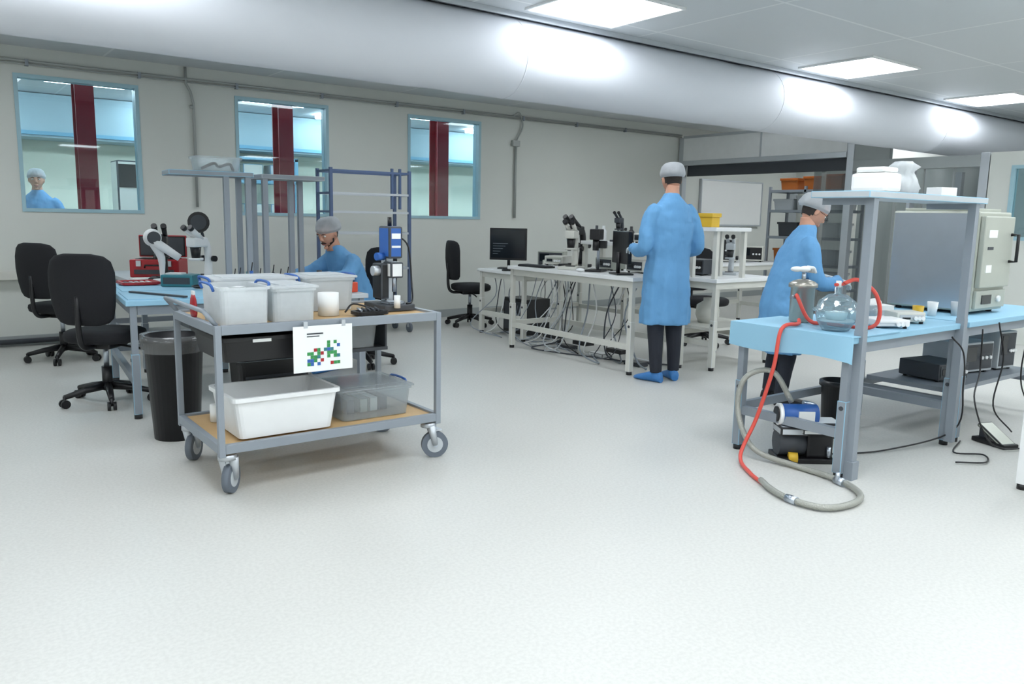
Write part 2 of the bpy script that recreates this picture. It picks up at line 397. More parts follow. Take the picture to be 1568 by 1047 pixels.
bench('oven_bench',5.16,6.65,2.2,2.95,.77,mat_blue,steelg,extra=exO)
bench('packing_bench',4.5,6.3,.9,1.64,.85,white,white)
# ------------------------------------------------------------------ drying oven
b=B('drying_oven'); x0,x1,y0,y1,z0,z1=5.56,6.04,2.38,2.95,.79,1.45
b.bx(x0,x1,y0,y1,z0,z1,beige,bev=.012)
for x in (x0+.06,x1-.06):
    for y in (y0+.06,y1-.06): b.cyl((x,y,.771),(x,y,z0),.02,black)
b.bx(x0-.014,x0-.001,y0+.01,y1-.01,z0+.01,z1-.01,chrome,bev=.004)
b.bx(x0+.02,x1-.02,y0-.035,y0-.001,z0+.16,z1-.03,beige,bev=.008)
b.bx(x0+.02,x1-.02,y0-.02,y0-.001,z0+.02,z0+.14,beige,bev=.004)
b.bx(x0+.1,x0+.24,y0-.025,y0-.02,z0+.05,z0+.11,screen)
b.tube([(x1-.06,y0-.035,1.3),(x1-.06,y0-.08,1.3),(x1-.06,y0-.08,1.12),(x1-.06,y0-.035,1.12)],.011,black)
b.bx(x0+.08,x0+.2,y0-.038,y0-.034,1.28,1.33,paper); b.bx(x0+.08,x0+.16,y0-.038,y0-.034,1.2,1.22,darkg); b.bx(x0+.08,x0+.16,y0-.038,y0-.034,1.05,1.1,paper)
b.cyl((x1-.15,y0-.02,z0+.08),(x1-.15,y0-.04,z0+.08),.02,white)
b.tube([(x0-.01,2.5,1.47),(x0+.1,2.6,1.51),(x0+.3,2.7,1.48)],.012,black,sm=4)
b.bx(x0+.05,x1-.05,y0+.05,y1-.05,z1+.001,z1+.02,beige,bev=.004)
b.done()
# ------------------------------------------------------------------ task chair
def chair(x,y,rot):
    b=B('task_chair')
    for k in range(5):
        a=math.radians(72*k+18); d=V((math.cos(a),math.sin(a),0)); p=d*.29
        b.tube([d*.03+V((0,0,.12)),d*.15+V((0,0,.105)),p+V((0,0,.075))],[.03,.024,.018],black,seg=8)
        n=V((-d.y,d.x,0))
        for sgn in (-1,1): b.cyl(p+n*.008*sgn+V((0,0,.03)),p+n*.028*sgn+V((0,0,.03)),.03,black,seg=14)
        b.cyl(p+V((0,0,.03)),p+V((0,0,.085)),.01,black)
    b.cyl((0,0,.09),(0,0,.26),.034,black); b.cyl((0,0,.26),(0,0,.42),.018,chrome)
    b.bx(-.11,.11,-.13,.1,.4,.44,black,bev=.01)
    R=[]
    for z,k in ((.44,.86),(.455,.97),(.485,1.0),(.51,.98),(.525,.88),(.532,.6)): R.append(((0,.01,z),(.245*k,0,0),(0,.235*k,0)))
    def sq(k,t): return 1/max(abs(math.cos(t))**3+abs(math.sin(t))**3,.01)**(1/3)
    b.rings(R,fabric,32,fn=sq)
    b.tube([(0,-.12,.42),(0,-.24,.43),(0,-.285,.52),(0,-.285,.78)],.018,black,sm=4); b.tube([(.1,-.02,.42),(.27,-.02,.4),(.31,-.02,.39)],.008,black)
    R=[]
    for z,k in ((.58,.5),(.595,.72),(.63,.86),(.72,.95),(.84,1.0),(.94,.99),(1.01,.9),(1.045,.72),(1.06,.4)):
        yy=-.235-.02*math.sin((z-.58)/.48*math.pi)-.05*(z-.58)
        R.append(((0,yy,z),(.235*k,0,0),(0,.035*(k**.5),0)))
    vs0=len(b.bm.verts); b.rings(R,fabric,32,fn=sq)
    b.bm.verts.ensure_lookup_table()
    for v in list(b.bm.verts)[vs0:]: v.co.y+=.9*v.co.x**2
    return b.done((x,y,0),rot)
chair(1.03,6.15,-42); chair(1.02,8.1,-55); chair(5.55,8.3,-105); chair(6.95,5.75,160)
CH=chair(3.2,6.55,98)
# ------------------------------------------------------------------ waste bins
def bin_(name,x,y,r0,r1,h,liner=True):
    b=B(name); b.lathe([(0,.0),(r0,.0),(r1,h),(r1+.012,h),(r1+.012,h-.03),(r1+.006,h-.03),(r1+.006,h+.004),(r1-.008,h+.004),(r0-.01,.015),(0,.015)],(0,0,0),black,32)
    if liner:
        b.rings([((0,0,h+.006),(r1-.012,0,0),(0,r1-.012,0)),((0,0,h+.012),(r1+.016,0,0),(0,r1+.016,0)),((0,0,h-.03),(r1+.018,0,0),(0,r1+.018,0)),((0,0,h-.09),(r1+.012,0,0),(0,r1+.012,0))],MG('liner',(215,220,222),.3,.2,.04,diff=.07),36,cap=False,fn=lambda k,t:1+.008*math.sin(9*t+k))
    b.done((x,y,0))
bin_('waste_bin',1.2,4.97,.13,.168,.62); bin_('floor_bin',4.68,2.74,.09,.11,.36,False)
# ------------------------------------------------------------------ utility trolley
b=B('utility_trolley'); tx0,tx1,ty0,ty1=1.08,2.30,3.72,4.46; w=.03
for x in (tx0,tx1-w):
    for y in (ty0,ty1-w):
        b.bx(x,x+w,y,y+w,.2,.83,steelg,bev=.003)
for z in (.25,.82):
    b.bx(tx0+w,tx1-w,ty0+w,ty1-w,z-.022,z-.002,wood)
    b.bx(tx0+w,tx1-w,ty0,ty0+w,z-.035,z+.01,steelg,bev=.003); b.bx(tx0+w,tx1-w,ty1-w,ty1,z-.035,z+.01,steelg,bev=.003)
    b.bx(tx0,tx0+w,ty0+w,ty1-w,z-.035,z+.01,steelg,bev=.003); b.bx(tx1-w,tx1,ty0+w,ty1-w,z-.035,z+.01,steelg,bev=.003)
b.tube([(tx0+.015,ty0+.03,.83),(tx0-.04,ty0+.03,.9),(tx0-.04,ty1-.03,.9),(tx0+.015,ty1-.03,.83)],.011,steelg)
for x,a in ((tx0+.05,50),(tx1-.05,-20)):
    for y in (ty0+.05,ty1-.05):
        R=RZ(a); d=R@V((1,0,0)); n=R@V((0,1,0)); c=V((x,y,0)); h=c+d*.035+V((0,0,.075))
        b.cyl(h-n*.017,h+n*.017,.075,tyre,seg=28); b.cyl(h-n*.02,h+n*.02,.045,lightg,seg=20); b.cyl(h-n*.034,h+n*.034,.012,chrome)
        for s in (-1,1):
            b.tube([h+n*.026*s,c+n*.026*s+d*.01+V((0,0,.19))],[.014,.026],alu,seg=8)
        b.cyl(c+V((0,0,.178)),c+V((0,0,.205)),.045,alu)
        if y<4: b.bx(h.x-.03,h.x+.03,h.y-.03,h.y+.03,.155,.165,alu)
b.done()
def lidbox(name,x0,x1,y0,y1,z0,z1,m,handle=None,lid=True,fill=None,taper=.93):
    b=B(name); b.tubbox(x0,x1,y0,y1,z0,z1,m,th=.004,taper=taper,rim=.008)
    if lid: 
        b.bx(x0-.012,x1+.012,y0-.012,y1+.012,z1+.001,z1+.014,m,bev=.005); b.bx(x0+.04,x1-.04,y0+.04,y1-.04,z1+.014,z1+.02,m,bev=.003)
    if handle:
        for x,s in ((x0-.014,-1),(x1+.014,1)):
            cy=(y0+y1)/2; b.tube([(x,cy-.09,z1-.02),(x+.012*s,cy-.08,z1+.012),(x+.012*s,cy+.08,z1+.012),(x,cy+.09,z1-.02)],.007,handle,sm=3)
    if fill: fill(b)
    return b.done()
def fillr(x0,x1,y0,y1,z0,z1,n,cols):
    def f(b):
        for k in range(n):
            x=random.uniform(x0,x1); y=random.uniform(y0,y1); z=random.uniform(z0,z1); b.bx(x-.035,x+.035,y-.025,y+.025,z-.025,z+.025,random.choice(cols),bev=.005,rot=RZ(random.uniform(0,90)))
    return f
lidbox('storage_bin',1.13,1.36,3.77,4.1,.821,1.0,milky,handle=bluep,lid=False,fill=fillr(1.18,1.31,3.84,4.03,.86,.97,12,[white,lightg,paper]),taper=.96)
lidbox('storage_bin',1.385,1.6,3.78,4.1,.821,.985,milky,lid=True,fill=fillr(1.43,1.55,3.85,4.03,.86,.93,8,[white,beige,lightg]),taper=.96)
def fill2(b):
    for k in range(5): b.bx(1.3+k*.06,1.33+k*.06,4.22,4.38,.84,.95,lightg,bev=.003)
lidbox('lidded_storage_box',1.22,1.64,4.15,4.41,.821,1.0,milky,handle=bluep,fill=fill2)
def fill4(b):
    for k in range(5): b.bx(1.73+k*.045,1.755+k*.045,4.18,4.36,.84,.93,random.choice([lightg,white,darkg]),bev=.003)
lidbox('lidded_storage_box',1.69,1.98,4.13,4.41,.821,1.0,milky,handle=bluep,fill=fill4)
b=B('paper_roll'); b.lathe([(.02,0),(.055,0),(.055,.12),(.02,.12)],(1.74,3.95,.821),paper); b.done()
b=B('paper_roll'); b.lathe([(.02,0),(.03,0),(.03,.09),(.02,.09)],(1.22,4.24,.251),paper); b.done()
b=B('black_tray'); b.tubbox(1.13,1.56,3.78,4.28,.64,.76,black,rim=.012); b.bx(1.27,1.36,3.7645,3.7675,.735,.75,paper); b.bx(1.12,1.135,3.85,4.3,.75,.785,darkg);b.bx(1.555,1.57,3.85,4.3,.75,.785,darkg); b.done()
b=B('laminated_sign'); b.bx(1.445,1.757,3.702,3.705,.575,.805,paper)
random.seed(3)
for i in range(10):
    for j in range(7):
        if random.random()<.55 and not (i<5 and j>4): 
            x=1.515+i*.0175; z=.605+j*.0175; b.bx(x,x+.0165,3.7005,3.7015,z,z+.0165,random.choice([green,green,green,green,green,teal,red,bluep]))
b.bx(1.515,1.6,3.7005,3.7015,.762,.769,darkg); b.bx(1.515,1.58,3.7005,3.7015,.75,.755,darkg)
for x in (1.5,1.7): b.bx(x,x+.02,3.70,3.717,.795,.826,alu)
b.done()
b=B('white_tub'); b.tubbox(1.17,1.7,3.755,4.14,.262,.47,white,th=.006,taper=.9,rim=.014); b.done()
b=B('tool_coil'); 
b.tube([(1.48+.05*math.cos(t/2),3.96+.05*math.sin(t/2),.28+.003*t) for t in range(26)],.005,black); b.done()
def fill3(b):
    for x,c in ((1.84,darkg),(1.92,beige),(2.04,darkg),(1.98,offw)): b.bx(x,x+.05,3.96,4.18,.26,.34,c,bev=.004)
lidbox('clear_storage_box',1.76,2.18,3.84,4.24,.252,.41,clearp,handle=bluep,fill=fill3)
lidbox('clear_storage_box',1.8,2.02,3.93,4.28,.63,.76,clearp)
b=B('undershelf_drawer_frame'); b.bx(1.74,2.08,3.93,4.31,.61,.628,darkg); 
for x in (1.745,2.065): b.bx(x,x+.01,3.93,4.31,.628,.784,darkg)
b.done()
b=B('black_rack_box'); b.tubbox(1.34,1.74,4.2,4.4,.252,.56,black,rim=.01)
for k in range(6): b.bx(1.37,1.71,4.195,4.2,.29+k*.035,.305+k*.035,darkg)
b.done()
b=B('digital_measuring_stand'); x,y=2.155,4.06; z=.821
b.bx(x-.09,x+.1,y-.13,y+.13,z,z+.035,darkg,bev=.006); b.bx(x-.05,x+.05,y-.1,y-.0,z+.035,z+.05,chrome,bev=.003)
b.bx(x+.0,x+.05,y+.03,y+.09,z+.035,z+.36,alu,bev=.004); b.bx(x-.06,x-.01,y-.03,y+.08,z+.06,z+.26,black,bev=.008)
b.bx(x-.02,x+.06,y-.07,y+.03,z+.18,z+.27,white,bev=.01); b.cyl((x+.02,y-.03,z+.1),(x+.02,y-.03,z+.22),.012,chrome)
b.bx(x-.03,x+.055,y-.07,y+.06,z+.29,z+.47,bluep,bev=.012); b.bx(x-.015,x+.04,y-.073,y-.07,z+.4,z+.43,paper); b.bx(x-.015,x+.04,y-.073,y-.07,z+.35,z+.362,paper)
b.cyl((x+.01,y,z+.47),(x+.01,y,z+.52),.012,black); b.cyl((x-.03,y+.0,z+.3),(x-.08,y-.01,z+.3),.022,bluep); b.cyl((x-.06,y,z+.22),(x-.1,y,z+.22),.028,alu)
b.tube([(x+.06,y,z+.42),(x+.13,y,z+.35),(x+.14,y-.02,z+.15),(x+.11,y-.08,z+.05),(x+.05,y-.12,z+.04)],.005,black,sm=5)
b.cyl((x-.02,y-.14,z+.02),(x-.02,y-.14,z+.09),.018,white)
b.done()
b=B('hand_tools_tray'); b.tubbox(1.85,2.01,3.8,3.9,.821,.845,black)
for k in range(5): b.tube([(1.87+k*.025,3.82,.85),(1.88+k*.025,3.89,.855)],.006,random.choice([black,chrome,darkg]))
b.tube([(1.84,3.96,.83),(1.9,3.98,.87),(1.96,3.85,.85),(2.02,3.84,.84)],.005,black,sm=5); b.done()
b=B('red_pouch'); R=[((1.1,4.13,.831+z),(.012*k,0,0),(0,.05*k,0)) for z,k in ((0,.8),(.02,1),(.06,1),(.09,.8),(.11,.5))]; b.rings(R,red,16); b.bx(1.095,1.105,4.11,4.15,.93,.96,white); b.done()
# ------------------------------------------------------------------ left desk contents
b=B('red_tool_case')
b.bx(-.21,.21,-.15,.15,0,.16,red,bev=.012); b.bx(-.21,.21,.12,.15,.17,.37,black,bev=.01); b.bx(-.19,.19,.11,.12,.19,.35,darkg)
b.bx(-.17,.17,-.158,-.15,.03,.07,darkg); b.bx(-.17,.17,-.11,.1,.16,.165,black)
for q in (-.13,.13): b.bx(q-.02,q+.02,-.162,-.15,.1,.15,alu)
b.tube([(-.08,-.155,.09),(-.07,-.175,.11),(.07,-.175,.11),(.08,-.155,.09)],.008,black)
b.done((1.78,7.75,.761),-30)
def microscope(name,x,y,z,rot,body,sc=1,lens=black):
    b=B(name)
    b.bx(-.1,.1,-.12,.14,0,.03,body,bev=.008); b.cyl((0,-.02,.03),(0,-.02,.036),.05,lens)
    b.tube([(0,.11,.03),(0,.12,.2),(0,.1,.33),(0,.03,.36)],[.035,.03,.03,.035],body,sm=4)
    b.bx(-.05,.05,-.08,.08,.3,.38,body,bev=.015); b.cyl((0,-.02,.2),(0,-.02,.3),.033,lens,r2=.045); b.cyl((0,-.02,.19),(0,-.02,.21),.06,body)
    for s in (-1,1):
        b.cyl((s*.033,.02,.37),(s*.036,-.09,.45),.02,body); b.cyl((s*.036,-.09,.45),(s*.037,-.115,.468),.024,black)
        b.cyl((s*.05,.12,.2),(s*.08,.12,.2),.025,black)
    o=b.done((x,y,z),rot); o.scale=(sc,sc,sc)
microscope('stereo_microscope',1.82,6.65,.786,-60,white,.95)
microscope('stereo_microscope',1.7,7.3,.761,-20,black,1.0)
b=B('magnifier_lamp'); b.bx(-.04,.04,-.04,.04,0,.05,darkg,bev=.005); b.tube([(0,0,.05),(0,0,.3),(-.06,-.05,.5)],.012,darkg,sm=4); b.cyl((-.06,-.06,.5),(-.075,-.1,.5),.085,black,r2=.09); b.cyl((-.075,-.1,.5),(-.077,-.105,.5),.065,darkg); b.done((2.05,7.25,.761))
b=B('swing_arm_lamp'); b.cyl((0,0,0),(0,0,.03),.07,white); b.tube([(0,0,.03),(0,0,.2),(-.05,-.02,.32),(.12,-.08,.2)],[.015,.03,.04,.03],white,sm=4); b.sph((-.06,0,.36),(.07,.05,.07),white); b.cyl((-.06,-.045,.36),(-.06,-.055,.36),.05,darkg); b.done((1.58,6.8,.781))
b=B('teal_controller'); b.bx(-.12,.12,-.09,.09,0,.09,teal,bev=.01); b.bx(-.1,.1,-.092,-.09,.02,.07,darkg); b.bx(-.1,.02,-.04,.06,.09,.1,white); b.done((1.62,6.4,.786),-35)
b=B('parts_tray'); b.tubbox(1.25,1.5,6.55,6.8,.786,.81,red); 
for k in range(5): b.bx(1.28+k*.04,1.3+k*.04,6.6,6.75,.795,.806,random.choice([darkg,white,lightg]))
b.done()
b=B('paper_sheets'); b.bx(1.5,1.7,7.42,7.6,.761,.766,paper,rot=RZ(8)); b.bx(1.52,1.68,7.43,7.59,.766,.769,paper,rot=RZ(-6)); b.done()
b=B('metal_ruler'); b.bx(-.015,.015,-.28,.28,0,.012,darkg,bev=.002); b.done((1.3,5.75,.787),25)
b=B('cable_coil'); 
for k in range(3): b.tube([(1.7+(.07+.01*k)*math.cos(t/4),6.05+(.07+.008*k)*math.sin(t/4),.795+k*.008) for t in range(26)],.005,random.choice([white,black]))
b.done()
for k in range(10):
    b=B('solder_bottle' if k%2 else 'tool_holder'); h=random.uniform(.08,.16); r=random.uniform(.02,.03); c=random.choice([white,black,teal,darkg,bluep,lightg])
    b.lathe([(0,0),(r,0),(r,h*.7),(r*.5,h*.8),(r*.5,h),(0,h)],(0,0,0),c,16); b.tube([(0,0,h),(.01,0,h+.06)],.004,black); 
    b.done((1.9-.08*(k%2),5.62+k*.13,.787) if k<3 else (2.31,5.54+ k*.155,.751))
b=B('grey_parts_tray'); b.tubbox(2.39,2.56,6.0,6.35,.751,.8,steelg); b.done()
b=B('orange_case'); b.bx(2.6,2.77,5.72,5.9,.751,.83,M('orange_plastic',(205,70,40),.4),bev=.008); b.bx(2.62,2.75,5.74,5.88,.83,.836,black); b.done()
b=B('black_instrument'); b.bx(2.36,2.55,5.63,5.8,.751,.87,black,bev=.01); b.bx(2.38,2.53,5.625,5.63,.78,.85,darkg); b.cyl((2.45,5.72,.87),(2.45,5.72,.93),.02,darkg); b.done()
b=B('clear_tray_on_shelf'); b.tubbox(1.72,2.04,6.18,6.4,1.651,1.76,clearp); b.tube([(1.76,6.24,1.67),(1.84,6.2,1.71),(1.9,6.28,1.69),(1.96,6.22,1.71),(2.0,6.26,1.67)],.011,black,sm=4); b.done()
# ------------------------------------------------------------------ computer desk contents
def monitor(name,x,y,z,rot,w=.42,h=.27):
    b=B(name); b.bx(-.11,.11,-.08,.08,0,.015,black,bev=.004); b.tube([(0,.03,.015),(0,.03,.2)],.018,black)
    b.bx(-w/2,w/2,-.02,.02,.1,.1+h+.03,black,bev=.006); b.bx(-w/2+.015,w/2-.015,-.0225,-.02,.125,.1+h+.015,screen)
    for k in range(5): b.bx(-w/2+.04,-w/2+.1+.03*k,-.0235,-.0225,.17+k*.03,.174+k*.03,steelg)
    b.done((x,y,z),rot)
monitor('computer_monitor',5.56,7.52,.761,-50,.44,.34)
def keyboard(x,y,z,rot,c=black):
    b=B('keyboard'); b.bx(-.21,.21,-.07,.07,0,.018,c,bev=.004)
    for i in range(14):
        for j in range(5): b.bx(-.2+i*.0285,-.176+i*.0285,-.06+j*.024,-.04+j*.024,.018,.023,darkg)
    b.done((x,y,z),rot)
keyboard(5.42,7.08,.761,-62); keyboard(5.05,6.35,.861,-88)
b=B('computer_mouse'); b.sph((0,0,.012),(.03,.05,.018),white); b.tube([(0,.05,.01),(.02,.1,.008),(.03,.16,.008)],.002,white,sm=3); b.done((5.0,5.62,.867))
def instrument(name,x,y,z,rot,w,d,h,c,face=darkg):
    b=B(name); b.bx(-w/2,w/2,-d/2,d/2,.012,h,c,bev=.008); b.bx(-w/2+.015,w/2-.015,-d/2-.004,-d/2,.03,h-.015,face)
    b.bx(-w/2+.03,-w/2+w*.45,-d/2-.007,-d/2-.004,h*.4,h-.03,screen)
    for k in range(3): b.cyl((w*.1+k*w*.13,-d/2-.004,h*.5),(w*.1+k*w*.13,-d/2-.02,h*.5),.012,white,seg=12)
    for sx in (-1,1):
        for sy in (-1,1): b.cyl((sx*w*.4,sy*d*.4,0),(sx*w*.4,sy*d*.4,.014),.012,black,seg=10)
    b.done((x,y,z),rot)
instrument('power_supply',5.95,7.1,.761,-55,.26,.3,.12,beige,offw); instrument('oscilloscope',6.2,7.48,.761,-55,.32,.2,.2,beige,darkg)
instrument('power_supply',5.5,6.54,.861,-70,.22,.2,.1,offw,beige)
microscope('inspection_microscope',5.45,6.22,.861,-80,black,1.1); microscope('inspection_microscope',5.17,5.95,.861,-60,offw,1.0)
b=B('camera_stand'); b.bx(-.08,.08,-.1,.1,0,.02,black,bev=.004); b.cyl((0,.06,.02),(0,.06,.4),.014,chrome); b.bx(-.05,.05,-.08,.06,.3,.4,black,bev=.01); b.cyl((0,-.03,.2),(0,-.03,.3),.03,black); b.bx(-.03,.09,.0,.05,.22,.29,black,bev=.005); b.done((5.18,5.6,.861),-60)
instrument('signal_generator',5.48,5.2,1.141,-90,.24,.2,.09,offw,darkg); instrument('signal_generator',5.48,5.72,.861,-90,.24,.18,.12,beige,darkg)
microscope('inspection_microscope',5.48,5.62,1.141,-70,darkg,.6)
for k,(y,c) in enumerate([(5.42,black),(5.8,white),(5.9,darkg),(4.98,lightg)]):
    b=B('sample_bottle'); b.lathe([(0,0),(.03,0),(.03,.1),(.014,.12),(.014,.15),(0,.15)],(5.45,y,1.141),c,16); b.done()
monitor('computer_monitor',5.12,5.2,.861,66,.4,.26)
instrument('power_supply',5.48,5.3,.861,-90,.22,.18,.12,offw,darkg)
b=B('yellow_box'); b.bx(5.73,5.84,4.7,4.84,1.301,1.42,yellow,bev=.006); b.bx(5.72,5.85,4.69,4.85,1.39,1.425,yellow,bev=.004); b.done()
b=B('glass_jar'); b.lathe([(0,0),(.08,0),(.11,.08),(.1,.17),(.04,.21),(.04,.24),(0,.24)],(6.1,5.0,.386),offw); b.done()
instrument('bench_instrument',6.1,5.1,.841,-90,.25,.25,.15,darkg,black); microscope('assembly_microscope',6.4,5.0,.841,-60,lightg,.8)
for k,(x,y,h) in enumerate([(7.3,6.6,.25),(7.8,6.6,.18),(8.4,6.65,.3),(8.9,6.6,.2)]): instrument('bench_instrument',x,y,.841,-60,.3,.25,h,random.choice([darkg,offw,lightg]),black)
b=B('under_desk_cabinet'); b.bx(5.6,5.95,7.2,7.65,.0,.42,black,bev=.01); b.bx(5.59,5.6,7.23,7.62,.05,.2,darkg); b.bx(5.59,5.6,7.23,7.62,.22,.38,darkg); b.done()
b=B('cable_bundle'); random.seed(11)
for k in range(34):
    y=random.uniform(5.0,7.6); x=random.uniform(5.3,5.55) if y<6.7 else random.uniform(5.4,6.4); zt=.72 if y>6.7 else .8
    pts=[(x,y,zt-.02),(x-.05,y+random.uniform(-.15,.15),.45),(x-random.uniform(0,.3),y+random.uniform(-.25,.25),.12),(x-random.uniform(-.1,.35),y+random.uniform(-.4,.4),.012),(x+random.uniform(-.1,.2),y+random.uniform(-.5,.5),.012)]
    b.tube(pts,random.choice([.006,.005,.008]),random.choice([black,lightg,darkg,white,steelg]),seg=6,sm=5)
for k in range(6): b.bx(5.3+k*.02,5.42+k*.02,5.1+k*.27,5.3+k*.27,.08 if k%2 else .001,.12 if k%2 else .04,random.choice([black,white,darkg]),bev=.004)
b.done()
# ------------------------------------------------------------------ right bench contents
b=B('steel_canister'); canm=M('canister_steel',(176,172,162),.3,.75)
b.lathe([(0,0),(.062,0),(.068,.01),(.068,.2),(.082,.205),(.082,.225),(.06,.24),(.03,.25),(0,.25)],(0,0,0),canm)
b.cyl((-.068,0,.15),(-.11,0,.15),.012,chrome); b.cyl((0,0,.25),(0,0,.29),.012,chrome); b.cyl((.04,.03,.24),(.04,.03,.28),.008,orange); b.done((4.17,2.72,.776))
b=B('latex_gloves'); 
for q in ((.0,0,.01),(.04,.02,.012),(-.03,.03,.01)): b.sph(q,(.045,.03,.016),white)
for k in range(5): b.tube([(.0,0,.01),(.04+.01*k,-.03+.015*k,.02),(.07,-.03+.02*k,-.01)],.009,white,sm=3)
b.done((4.17,2.72,1.075))
b=B('glass_desiccator')
b.lathe([(0,0),(.07,0),(.075,.01),(.1,.05),(.112,.1),(.125,.105),(.125,.118),(.108,.12),(.095,.16),(.05,.195),(.02,.2),(.02,.235),(0,.235)],(0,0,0),labg,36)
b.lathe([(0,.05),(.095,.05),(.095,.058),(0,.058)],(0,0,0),white,30); b.lathe([(0,.06),(.05,.06),(.06,.1),(0,.1)],(0,0,0),M('pale_powder',(215,230,232),.7),20)
b.cyl((0,0,.235),(0,0,.27),.014,white); b.cyl((-.03,0,.25),(.05,0,.25),.009,orange)
b.done((4.01,2.4,.776))
b=B('vacuum_hose_red'); b.tube([(4.06,2.4,1.03),(4.13,2.36,1.05),(4.21,2.3,.98),(4.24,2.28,.86),(4.21,2.32,.785),(4.13,2.52,.79),(4.1,2.62,.8),(4.06,2.68,.93),(4.09,2.7,.93)],.011,orange,sm=6)
b.tube([(4.06,2.66,.8),(3.96,2.6,.79),(3.81,2.6,.77),(3.79,2.62,.55),(3.78,2.7,.25),(3.68,2.72,.04),(3.52,2.53,.014),(3.42,2.35,.014)],.011,orange,sm=6)
b.cyl((3.43,2.37,.014),(3.4,2.31,.014),.014,chrome); b.done()
b=B('braided_vacuum_hose'); b.tube([(3.99,2.62,.33),(3.93,2.72,.5),(3.84,2.84,.45),(3.82,2.86,.25),(3.8,2.72,.06),(3.83,2.45,.02),(3.82,2.27,.02),(3.77,2.1,.02),(3.66,1.98,.02),(3.5,1.95,.02),(3.36,2.0,.02),(3.33,2.15,.02),(3.38,2.3,.02),(3.46,2.42,.02)],.016,braid,sm=7)
b.cyl((3.33,2.12,.02),(3.335,2.18,.02),.021,chrome); b.cyl((3.8,2.2,.02),(3.78,2.14,.02),.022,chrome); b.cyl((3.78,2.18,.02),(3.78,2.18,.07),.012,chrome); b.done()
b=B('vacuum_pump')
b.bx(-.16,.16,-.1,.1,0,.03,black,bev=.006); b.cyl((-.15,0,.1),(.02,0,.1),.075,darkg); b.bx(.0,.15,-.08,.08,.03,.17,black,bev=.015)
b.cyl((-.14,-.02,.27),(.06,-.02,.27),.06,bluep); b.cyl((-.16,-.02,.27),(-.14,-.02,.27),.063,white); b.cyl((-.17,-.02,.27),(-.16,-.02,.27),.045,black); b.bx(-.06,.03,-.088,-.079,.24,.3,paper)
b.bx(-.04,.2,-.12,.08,.175,.205,white,bev=.006); b.bx(.02,.19,-.11,.06,.205,.24,white,bev=.012); b.bx(-.16,.0,-.1,.05,.16,.21,lightg,bev=.01)
b.cyl((-.1,-.07,.03),(-.05,-.08,.03),.03,yellow); b.tube([(.08,0,.2),(.08,.04,.3),(0,.03,.33)],.014,chrome,sm=4); b.cyl((.12,-.09,.04),(.12,-.09,.1),.012,chrome)
b.done((4.03,2.56,0),-37)
instrument('digital_scale',4.45,2.36,.771,-30,.2,.18,.05,white,lightg); instrument('hotplate_controller',4.75,2.4,.771,-30,.18,.14,.07,offw,lightg)
b=B('tissue_box'); b.bx(-.1,.1,-.06,.06,0,.08,paper,bev=.004); b.sph((0,0,.09),(.05,.02,.03),white); b.bx(-.08,.08,-.062,-.06,.02,.05,lightg); b.done((4.85,2.65,.771),-30)
for k,(x,y,c) in enumerate([(4.55,2.6,white),(4.65,2.68,clearp),(4.7,2.58,clearp),(4.95,2.42,yellow),(4.4,2.7,clearp),(5.3,2.5,white),(5.45,2.42,lightg)]):
    b=B('plastic_cup'); b.lathe([(0,0),(.025,0),(.034,.09),(.03,.09),(.022,.005),(0,.005)],(x,y,.771),c,20); b.done()
b=B('bench_cables'); 
for pts in ([(4.9,2.18,.7),(5.0,2.15,.6),(5.02,2.14,.4),(5.1,2.2,.1),(4.6,2.35,.015),(4.2,2.5,.015)],[(5.3,2.18,.72),(5.3,2.17,.45),(5.1,2.1,.3),(5.15,2.0,.05),(5.4,1.9,.012),(5.8,2.0,.012)],[(4.7,2.0,.012),(4.85,1.9,.012),(5.0,1.98,.012),(4.9,2.1,.012),(5.2,2.2,.012)],[(5.5,2.17,.75),(5.6,2.16,.5),(5.55,2.17,.2),(5.7,2.1,.02)],[(6.0,2.17,.75),(5.9,2.16,.4),(6.0,2.15,.2),(6.2,2.1,.02)]): b.tube(pts,.005,black,seg=7,sm=7)
b.done()
b=B('foot_pedal'); b.bx(-.06,.06,-.12,.12,0,.03,black,bev=.008); b.bx(-.055,.055,-.12,.1,.05,.075,beige,bev=.008,rot=RX(28)); b.bx(-.02,.02,.06,.1,.03,.1,darkg); b.done((5.35,2.06,0),-20)
for k,(x,y,w,h) in enumerate([(5.5,2.55,.3,.12),(5.95,2.6,.35,.22),(6.3,2.55,.2,.28)]): instrument('lower_shelf_instrument',x,y,.331,-10,w,.3,h,lightg if k else darkg,darkg)
b=B('tissue_pack'); b.bx(4.04,4.2,2.2,2.4,1.521,1.62,paper,bev=.02); b.bx(4.05,4.19,2.22,2.38,1.622,1.65,white,bev=.012); b.done()
b=B('plastic_bag_of_caps'); random.seed(5)
R=[]
for k,(z,r) in enumerate([(0,.08),(.03,.1),(.08,.085),(.12,.055),(.15,.085),(.18,.05)]): R.append(((0,0,z),(r,0,0),(0,r*.8,0)))
b.rings(R,milky,30,fn=lambda k,t:1+.16*math.sin(5*t+k*2)+.1*math.sin(11*t-k)); 
for k in range(9): b.sph((random.uniform(-.05,.05),random.uniform(-.04,.04),random.uniform(.03,.08)),.025,white)
b.done((4.47,2.34,1.521))
b=B('small_carton'); b.bx(-.07,.07,-.05,.05,0,.055,white,bev=.003); b.bx(-.07,.07,-.01,.01,.055,.057,beige); b.done((4.93,2.34,1.521),-10)
b=B('desktop_monitor'); b.bx(4.9,4.92,1.0,1.45,.95,1.2,black,bev=.004); b.bx(4.85,5.0,1.15,1.3,.851,.87,black); b.cyl((4.93,1.22,.87),(4.93,1.22,1.0),.02,black); b.done()
